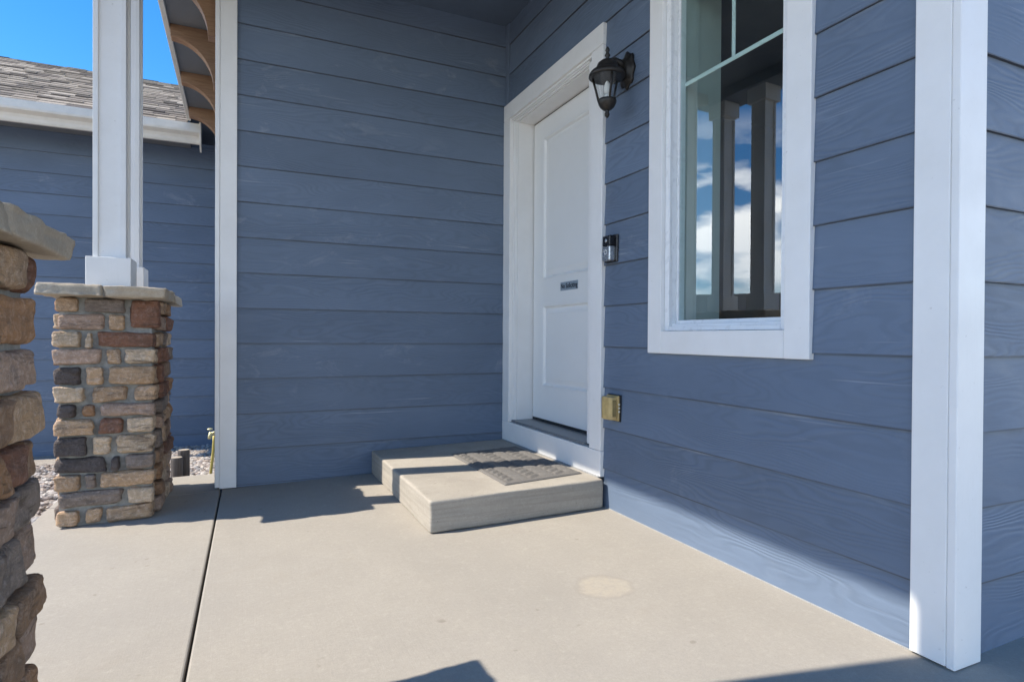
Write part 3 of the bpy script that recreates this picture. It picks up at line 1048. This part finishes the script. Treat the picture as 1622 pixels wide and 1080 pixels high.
# ------------------------------------------------------------------ wall lantern
def lantern():
    root = empty('wall_lantern', (0, -1.472, 2.19), 'dark bronze carriage lantern on the wall beside the door', 'lantern')
    yc, zc = -1.472, 2.19
    # stepped oval backplate
    bm = bmesh.new()
    rings = []
    n = 28
    for (sx, a, b_) in ((-0.009, .060, .088), (-0.020, .056, .083), (-0.024, .044, .066), (-0.036, .038, .056), (-0.042, .022, .034)):
        ring = []
        for i in range(n):
            t = 2 * math.pi * i / n
            k = 1 + (0.10 * math.cos(8 * t) if sx > -0.022 else 0)
            ring.append(bm.verts.new((sx, yc + a * k * math.cos(t), zc + b_ * k * math.sin(t))))
        rings.append(ring)
    for a, b_ in zip(rings, rings[1:]):
        for i in range(n):
            bm.faces.new((a[i], a[(i + 1) % n], b_[(i + 1) % n], b_[i]))
    bm.faces.new(rings[0]); bm.faces.new(rings[-1])
    link('backplate', mesh('backplate', bm), M['bronze'], root, True)
    cx = -0.128
    c = (cx, yc, 0)
    # arm swings out over the roof cap
    tube('arm', [(-0.035, yc, 2.205), (-0.06, yc, 2.222), (-0.085, yc, 2.228), (-0.105, yc, 2.222), (-0.122, yc, 2.212)], 0.013, M['bronze'], root, 12, [0.020, 0.017, 0.014, 0.013, 0.016])
    lathe('finial', [(0.004, 0.088), (0.008, 0.080), (0.011, 0.070), (0.006, 0.062), (0.010, 0.054), (0.014, 0.046), (0.008, 0.038), (0.012, 0.022), (0.016, 0.010)], (cx, yc, 2.196), M['bronze'], root, 16)
    lathe('roof_cap', [(0.010, 0.052), (0.030, 0.047), (0.046, 0.034), (0.053, 0.018), (0.056, 0.006), (0.078, -0.006), (0.088, -0.020), (0.090, -0.032), (0.084, -0.036), (0.070, -0.034), (0.02, -0.030)], (cx, yc, 2.170), M['bronze'], root, 28)
    # tapering glass with six ribs
    zt, zb = 2.137, 2.026
    rt, rb = 0.070, 0.040
    n = 6
    for i in range(n):
        a0 = 2 * math.pi * (i + 0.06) / n + 0.25
        a1 = 2 * math.pi * (i + 0.94) / n + 0.25
        bm = bmesh.new()
        steps = 4
        ra = []
        for (r, z) in ((rt, zt), (rb, zb)):
            ra.append([bm.verts.new((cx + r * math.cos(a0 + (a1 - a0) * k / steps), yc + r * math.sin(a0 + (a1 - a0) * k / steps), z)) for k in range(steps + 1)])
        for k in range(steps):
            bm.faces.new((ra[0][k], ra[0][k + 1], ra[1][k + 1], ra[1][k]))
        link('glass_pane', mesh('glass_pane', bm), M['lampglass'], root, True)
        if i % 2 == 0:
            t = 2 * math.pi * i / n + 0.25
            p0 = Vector((cx + (rt + .001) * math.cos(t), yc + (rt + .001) * math.sin(t), zt + 0.003))
            p1 = Vector((cx + (rb + .001) * math.cos(t), yc + (rb + .001) * math.sin(t), zb - 0.003))
            tube('rib', [p0, p1], 0.0055, M['bronze'], root, 8)
    lathe('bowl', [(0.044, 0.003), (0.045, -0.006), (0.042, -0.018), (0.034, -0.033), (0.022, -0.044), (0.010, -0.050)], (cx, yc, 2.026), M['bronze'], root, 24)
    lathe('drop', [(0.007, 0.004), (0.011, -0.004), (0.008, -0.010), (0.012, -0.018), (0.011, -0.028), (0.005, -0.036), (0.002, -0.039)], (cx, yc, 1.980), M['bronze'], root, 16)
    lathe('socket', [(0.014, 0.0), (0.014, 0.03)], (cx, yc, 2.026), M['bulb'], root, 14)
    lathe('bulb', [(0.011, 0.0), (0.016, 0.012), (0.017, 0.028), (0.012, 0.05), (0.004, 0.064)], (cx, yc, 2.056), M['bulb'], root, 14)
lantern()

# ------------------------------------------------------------------ doorbell
def doorbell():
    root = empty('doorbell', (0, -1.34, 1.33), 'black and silver video doorbell on the wall right of the door', 'doorbell')
    prism('wedge', [(-0.009, -1.405), (-0.009, -1.300), (-0.030, -1.312), (-0.018, -1.403)], 'z', 1.264, 1.402, M['black'], root, 0.002)
    body = empty('body', (0, 0, 0))
    bpy.data.objects.remove(body)
    box('camera_head', (-0.052, -1.388, 1.345), (-0.018, -1.322, 1.398), M['black'], root, 0.006, 3)
    f = box('faceplate', (-0.053, -1.389, 1.270), (-0.018, -1.321, 1.3445), M['nickel'], root, 0.006, 3)
    bm = bmesh.new()
    n = 20
    ra, rb = [], []
    for i in range(n):
        t = 2 * math.pi * i / n
        ra.append(bm.verts.new((-0.0545, -1.355 + 0.013 * math.cos(t), 1.314 + 0.013 * math.sin(t))))
        rb.append(bm.verts.new((-0.0545, -1.355 + 0.009 * math.cos(t), 1.314 + 0.009 * math.sin(t))))
    for i in range(n):
        bm.faces.new((ra[i], ra[(i + 1) % n], rb[(i + 1) % n], rb[i]))
    link('button_ring', mesh('button_ring', bm), M['vinyl'], root)
    lath = [(0.010, 0), (0.010, 0.002), (0.006, 0.004)]
    o = lathe('lens', lath, (0, 0, 0), M['nickel'], root, 14)
    o.rotation_euler = (0, -math.pi / 2, 0)
    o.location = Vector((-0.0515, -1.355, 1.372)) - wpos(root)
doorbell()

# ------------------------------------------------------------------ outlet cover
def outlet():
    root = empty('outlet_cover', (0, -1.375, 0.525), 'tan weatherproof outlet cover low on the wall by the door', 'outlet cover')
    ya, yb, za, zb = -1.432, -1.330, 0.464, 0.590
    box('gasket', (-0.014, ya - .004, za - .004), (-0.008, yb + .004, zb + .004), M['seal'], root, 0.001)
    box('base_plate', (-0.026, ya, za), (-0.0142, yb, zb), M['tan_plastic'], root, 0.004)
    # bubble lid, rounded towards the front, with a clear window in its near side
    pts = [(-0.0262, yb - .003), (-0.052, yb - .004), (-0.066, yb - .016), (-0.070, yb - .035), (-0.066, ya + .022), (-0.054, ya + .008), (-0.0262, ya + .004)]
    prism('bubble_lid', pts, 'z', za + .006, zb - .006, M['tan_plastic'], root, 0.006)
    prism('lid_window', [(-0.034, ya + .0030), (-0.0535, ya + .0062), (-0.0535, ya + .0050), (-0.034, ya + .0015)], 'z', za + .022, zb - .020, M['outlet_dark'], root)
    for k in range(3):
        z = 0.507 + 0.018 * k
        box('hinge_tab', (-0.024, ya - .0055, z), (-0.016, ya - .0005, z + 0.009), M['outlet'], root, 0.001)
M['outlet_dark'] = simple_mat('smoky lid window', (0.24, 0.18, 0.075), 0.2, 0, 30, 0.2, 0)
outlet()

# ------------------------------------------------------------------ sign on the door
def text_mesh(s, size):
    cu = bpy.data.curves.new('lettering', 'FONT')
    cu.body = s
    cu.size = size
    cu.align_x = 'CENTER'
    cu.align_y = 'CENTER'
    cu.extrude = 0.0002
    cu.offset = 0.0011
    o = bpy.data.objects.new('t', cu)
    COL.objects.link(o)
    dg = bpy.context.evaluated_depsgraph_get()
    me = bpy.data.meshes.new_from_object(o.evaluated_get(dg))
    bpy.data.objects.remove(o)
    return me
def sign():
    yc, zc = -0.658, 1.206
    root = empty('door_sign', (0.139, yc, zc), 'small grey sign reading No Soliciting on the white door', 'sign')
    box('plate', (0.1372, yc - .108, zc - .027), (0.1398, yc + .108, zc + .027), M['sign'], root, 0.0006)
    me = text_mesh('No Soliciting', 0.040)
    xs = [v.co.x for v in me.vertices]
    k = 0.205 / (max(xs) - min(xs))
    for v in me.vertices:
        v.co.x *= k
        v.co.y *= 1.05
    o = link('lettering', me, M['ink'], root)
    # local x -> world -Y, local y -> world Z, local z -> world -X
    o.rotation_euler = Matrix(((0, 0, -1), (-1, 0, 0), (0, 1, 0))).to_euler()
    o.location = Vector((0.1369, yc, zc)) - wpos(root)
sign()

# ------------------------------------------------------------------ garage wing behind the far pillar
def garage():
    root = empty('garage', (-3.5, 3.6, -0.37), 'blue sided building with brown shingle roof and pale gutter behind the pillar', 'garage')
    xa, xb, yw = -4.75, -1.863, 3.60
    wall = box('wall', (xa, yw + 0.02, -0.6), (xb, 8.5, 3.02), M['blue_trim'], root)
    for z0, z1 in zip([LEV0 + EXP * k for k in range(-6, 11)], [LEV0 + EXP * k for k in range(-5, 12)]):
        if z0 > 2.9: break
        board('g', 'x', yw, -1, xa, xb, z0, min(z1, 2.95), M['siding_x'], wall)
    box('soffit', (xa - .1, 3.16, 2.955), (-2.236, yw + .02, 2.972), M['soffit'], root)
    # gutter: ogee front, open top
    pts = [(3.16, 3.05), (3.16, 2.875), (3.118, 2.872), (3.106, 2.890), (3.098, 2.915), (3.082, 2.940), (3.050, 2.955), (3.028, 2.966), (3.022, 2.985), (3.022, 3.03), (3.022, 3.055), (3.036, 3.055), (3.036, 3.035), (3.15, 3.00), (3.15, 3.05)]
    g = prism('gutter', [(y, z) for y, z in pts], 'x', xa - .12, -2.125, M['gutter'], root)
    # end cap piece and kick-out
    prism('gutter_end', [(3.165, 3.07), (3.165, 2.80), (3.14, 2.80), (3.05, 2.87), (3.02, 2.98), (3.015, 3.07)], 'x', -2.1245, -2.108, M['gutter'], root, 0.002)
    # roof deck
    pitch = 0.5
    def rz(y): return 3.050 + pitch * (y - 3.10)
    yr = 6.07
    deck = prism('roof', [(3.11, rz(3.11) - .03), (yr, rz(yr) - .03), (9.1, rz(yr) - .03 - pitch * (9.1 - yr)), (9.1, rz(yr) - .12 - pitch * (9.1 - yr)), (yr, rz(yr) - .12), (3.11, rz(3.11) - .12)], 'x', xa - .12, -2.24, M['soffit'], root)
    # shingles
    rnd = random.Random(5)
    verts, faces, cols = [], [], []
    ca = math.cos(math.atan(pitch)); sa = math.sin(math.atan(pitch))
    Lr = (yr - 3.085) / ca
    expo = 0.142
    nrow = int(Lr / expo) + 1
    tones = [(0.30, 0.25, 0.195), (0.22, 0.18, 0.14), (0.37, 0.31, 0.245), (0.13, 0.105, 0.085), (0.27, 0.225, 0.18), (0.42, 0.36, 0.29)]
    for r in range(nrow):
        s0 = r * expo
        s1 = min(Lr, s0 + expo + 0.03)
        x = xa - .13 + rnd.uniform(-.3, 0)
        while x < -2.245:
            w = rnd.uniform(0.10, 0.26)
            x2 = min(x + w, -2.245)
            th = rnd.choice((0.007, 0.007, 0.014))
            lift = 0.0
            c = rnd.choice(tones)
            k = rnd.uniform(.85, 1.15)
            def P(xx, s, n):
                return (xx, 3.085 + s * ca - n * sa, rz(3.085) + s * sa + n * ca)
            b0 = len(verts)
            d0 = s0 + rnd.uniform(-.006, .006)
            verts += [P(x, d0, th + .004), P(x2 - .004, d0, th + .004), P(x2 - .004, s1, .002), P(x, s1, .002),
                      P(x, d0, -.004), P(x2 - .004, d0, -.004)]
            faces += [(b0, b0 + 1, b0 + 2, b0 + 3), (b0 + 4, b0 + 5, b0 + 1, b0), (b0, b0 + 3, b0 + 4), (b0 + 1, b0 + 5, b0 + 2)]
            cols += [(c[0] * k, c[1] * k, c[2] * k, 1)] * 4
            x = x2 if x2 > x else x + .1
            if x >= -2.2455: break
    me = bpy.data.meshes.new('shingles')
    me.from_pydata(verts, [], faces)
    at = me.attributes.new('tone', 'FLOAT_COLOR', 'FACE')
    at.data.foreach_set('color', [x for c in cols for x in c])
    o = link('shingles', me, M['shingle'], root)
    o['kind'] = 'stuff'
    prism('rake_trim', [(3.10, rz(3.10) - .02), (yr, rz(yr) - .02), (yr, rz(yr) - .18), (3.10, rz(3.10) - .18)], 'x', xa - .15, xa - .121, M['gutter'], root)
garage()

# ------------------------------------------------------------------ gravel, logs, hose
def gravel():
    rnd = random.Random(21)
    verts, faces, cols = [], [], []
    bm = bmesh.new()
    bmesh.ops.create_icosphere(bm, subdivisions=1, radius=1.0)
    bv = [v.co.copy() for v in bm.verts]
    bf = [[v.index for v in f.verts] for f in bm.faces]
    bm.free()
    tones = [(0.50, 0.45, 0.39), (0.38, 0.32, 0.27), (0.56, 0.50, 0.45), (0.28, 0.22, 0.19), (0.45, 0.36, 0.29), (0.33, 0.31, 0.30)]
    def gz(x, y):
        t = min(1, max(0, (y - 0.7) / 2.9))
        return -0.15 - 0.22 * t
    spots = []
    for _ in range(2600):
        spots.append((rnd.uniform(-2.55, -1.87), rnd.uniform(0.48, 3.55)))
    for _ in range(1400):
        spots.append((rnd.uniform(-3.25, -2.67), rnd.uniform(-1.4, 1.4)))
    for _ in range(1000):
        spots.append((rnd.uniform(-3.4, -2.55), rnd.uniform(0.5, 2.6)))
    for (x, y) in spots:
        r = rnd.uniform(0.011, 0.026)
        sx, sy, sz = r * rnd.uniform(.8, 1.5), r * rnd.uniform(.8, 1.3), r * rnd.uniform(.5, .85)
        a = rnd.uniform(0, 6.28)
        ca, sa = math.cos(a), math.sin(a)
        z = gz(x, y) + sz * 0.4 + rnd.uniform(0, .014)
        b0 = len(verts)
        c = rnd.choice(tones); k = rnd.uniform(.8, 1.15)
        for v in bv:
            j = rnd.uniform(.85, 1.15)
            px, py, pz = v.x * sx * j, v.y * sy * j, v.z * sz * j
            verts.append((x + px * ca - py * sa, y + px * sa + py * ca, z + pz))
        for f in bf:
            faces.append([b0 + i for i in f])
            cols.append((c[0] * k, c[1] * k, c[2] * k, 1))
    me = bpy.data.meshes.new('gravel')
    me.from_pydata(verts, [], faces)
    at = me.attributes.new('tone', 'FLOAT_COLOR', 'FACE')
    at.data.foreach_set('color', [x for c in cols for x in c])
    o = link('gravel', me, M['pebble'])
    tag(o, 'pale mixed gravel covering the ground around the porch slab', 'gravel', kind='stuff')
gravel()

def log(x, y, r, zt, label, seed):
    root = empty('log_post', (x, y, -0.17), label, 'log', 'cut logs beside the slab')
    rnd = random.Random(seed)
    bm = bmesh.new()
    n = 18
    rr = [r * rnd.uniform(.93, 1.05) for _ in range(n)]
    rings = []
    for z, k in ((-0.2, 1.02), (zt - .09, 1.0), (zt - .012, 1.0), (zt, .95)):
        rings.append([bm.verts.new((x + rr[i] * k * math.cos(2 * math.pi * i / n), y + rr[i] * k * math.sin(2 * math.pi * i / n), z)) for i in range(n)])
    for a, b in zip(rings, rings[1:]):
        for i in range(n):
            bm.faces.new((a[i], a[(i + 1) % n], b[(i + 1) % n], b[i]))
    bm.faces.new(rings[0])
    bm.faces.new(rings[-1])
    link('trunk', mesh('trunk', bm), M['bark'], root)
    lathe('cut_face', [(r * .90, 0.0), (r * .90, .003)], (x, y, zt - .0005), M['endgrain'], root, 18, False)
log(-2.092, 0.80, 0.037, 0.083, 'taller cut log standing in gravel behind the stone pillar', 1)
log(-2.128, 0.72, 0.036, 0.048, 'shorter cut log standing in gravel behind the stone pillar', 2)

def hose():
    root = empty('hose_faucet', (-1.863, 0.62, 0.2), 'pale brass hose faucet low on the side wall behind the white corner board', 'faucet')
    tube('pipe', [(-1.863, 0.62, 0.215), (-1.895, 0.62, 0.218), (-1.918, 0.62, 0.212)], 0.011, M['brass'], root)
    tube('spout', [(-1.915, 0.62, 0.222), (-1.922, 0.62, 0.200), (-1.925, 0.62, 0.178)], 0.013, M['brass'], root)
    lathe('handle', [(0.006, 0.0), (0.017, .003), (0.017, .010), (0.006, .013)], (-1.922, 0.60, 0.240), M['brass'], root, 14)
    h = tube('garden_hose', [(-1.899, 0.66, 0.190), (-1.9, 0.665, 0.15), (-1.905, 0.68, 0.08), (-1.913, 0.70, 0.0), (-1.920, 0.72, -0.06), (-1.924, 0.74, -0.12), (-1.93, 0.76, -0.17)], 0.0095, M['hose'], None)
    tag(h, 'yellow garden hose hanging into gravel behind the white corner board', 'hose')
hose()

# ------------------------------------------------------------------ houses across the way (seen in the window's reflection)
def far_house(x, y, rot, w, d, h, rh, label, wallc, roofc):
    zg = -1.1
    root = empty('neighbour_house', (x, y, zg), label, 'house', 'houses across the street')
    root.rotation_euler = (0, 0, rot)
    def put(o):
        o.location = (0, 0, 0)
        return o
    wm = simple_mat('far wall', wallc, 0.8, 0, 3, 0.06, 0)
    rm = simple_mat('far roof', roofc, 0.9, 0, 6, 0.2, 0.01)
    put(box('wall', (-w / 2, -d / 2, -.3), (w / 2, d / 2, h), wm, root))
    o = prism('roof', [(-d / 2 - .5, h - .05), (0, h + rh), (d / 2 + .5, h - .05), (d / 2 + .5, h - .2), (-d / 2 - .5, h - .2)], 'x', -w / 2 - .4, w / 2 + .4, rm, root)
    put(o)
    for k in range(3):
        xx = -w / 2 + w * (k + .7) / 3.4
        f = put(box('window', (xx - .6, -d / 2 - .06, 1.0), (xx + .6, -d / 2 - .001, 2.2), M['vinyl'], root))
        p = box('pane', (xx - .52, -d / 2 - .075, 1.08), (xx + .52, -d / 2 - .0605, 2.12), M['black'], f)
        p.location = (0, 0, 0)
    put(box('garage_door', (w / 2 - 5.2, d / 2 + .001, 0), (w / 2 - .6, d / 2 + .06, 2.2), M['vinyl'], root))
far_house(-31, 22, math.radians(52), 15, 9, 2.6, 2.3, 'grey roofed house far off, mirrored in the window behind the posts', (0.30, 0.31, 0.32), (0.10, 0.105, 0.11))
far_house(-42, 3, math.radians(80), 14, 9, 2.9, 2.2, 'tan walled house far off to the left, mirrored at the window edge', (0.42, 0.37, 0.30), (0.13, 0.11, 0.10))
far_house(-26, 38, math.radians(30), 14, 9, 2.7, 2.4, 'pale blue walled house far off beyond the garage roof', (0.33, 0.38, 0.44), (0.11, 0.11, 0.12))
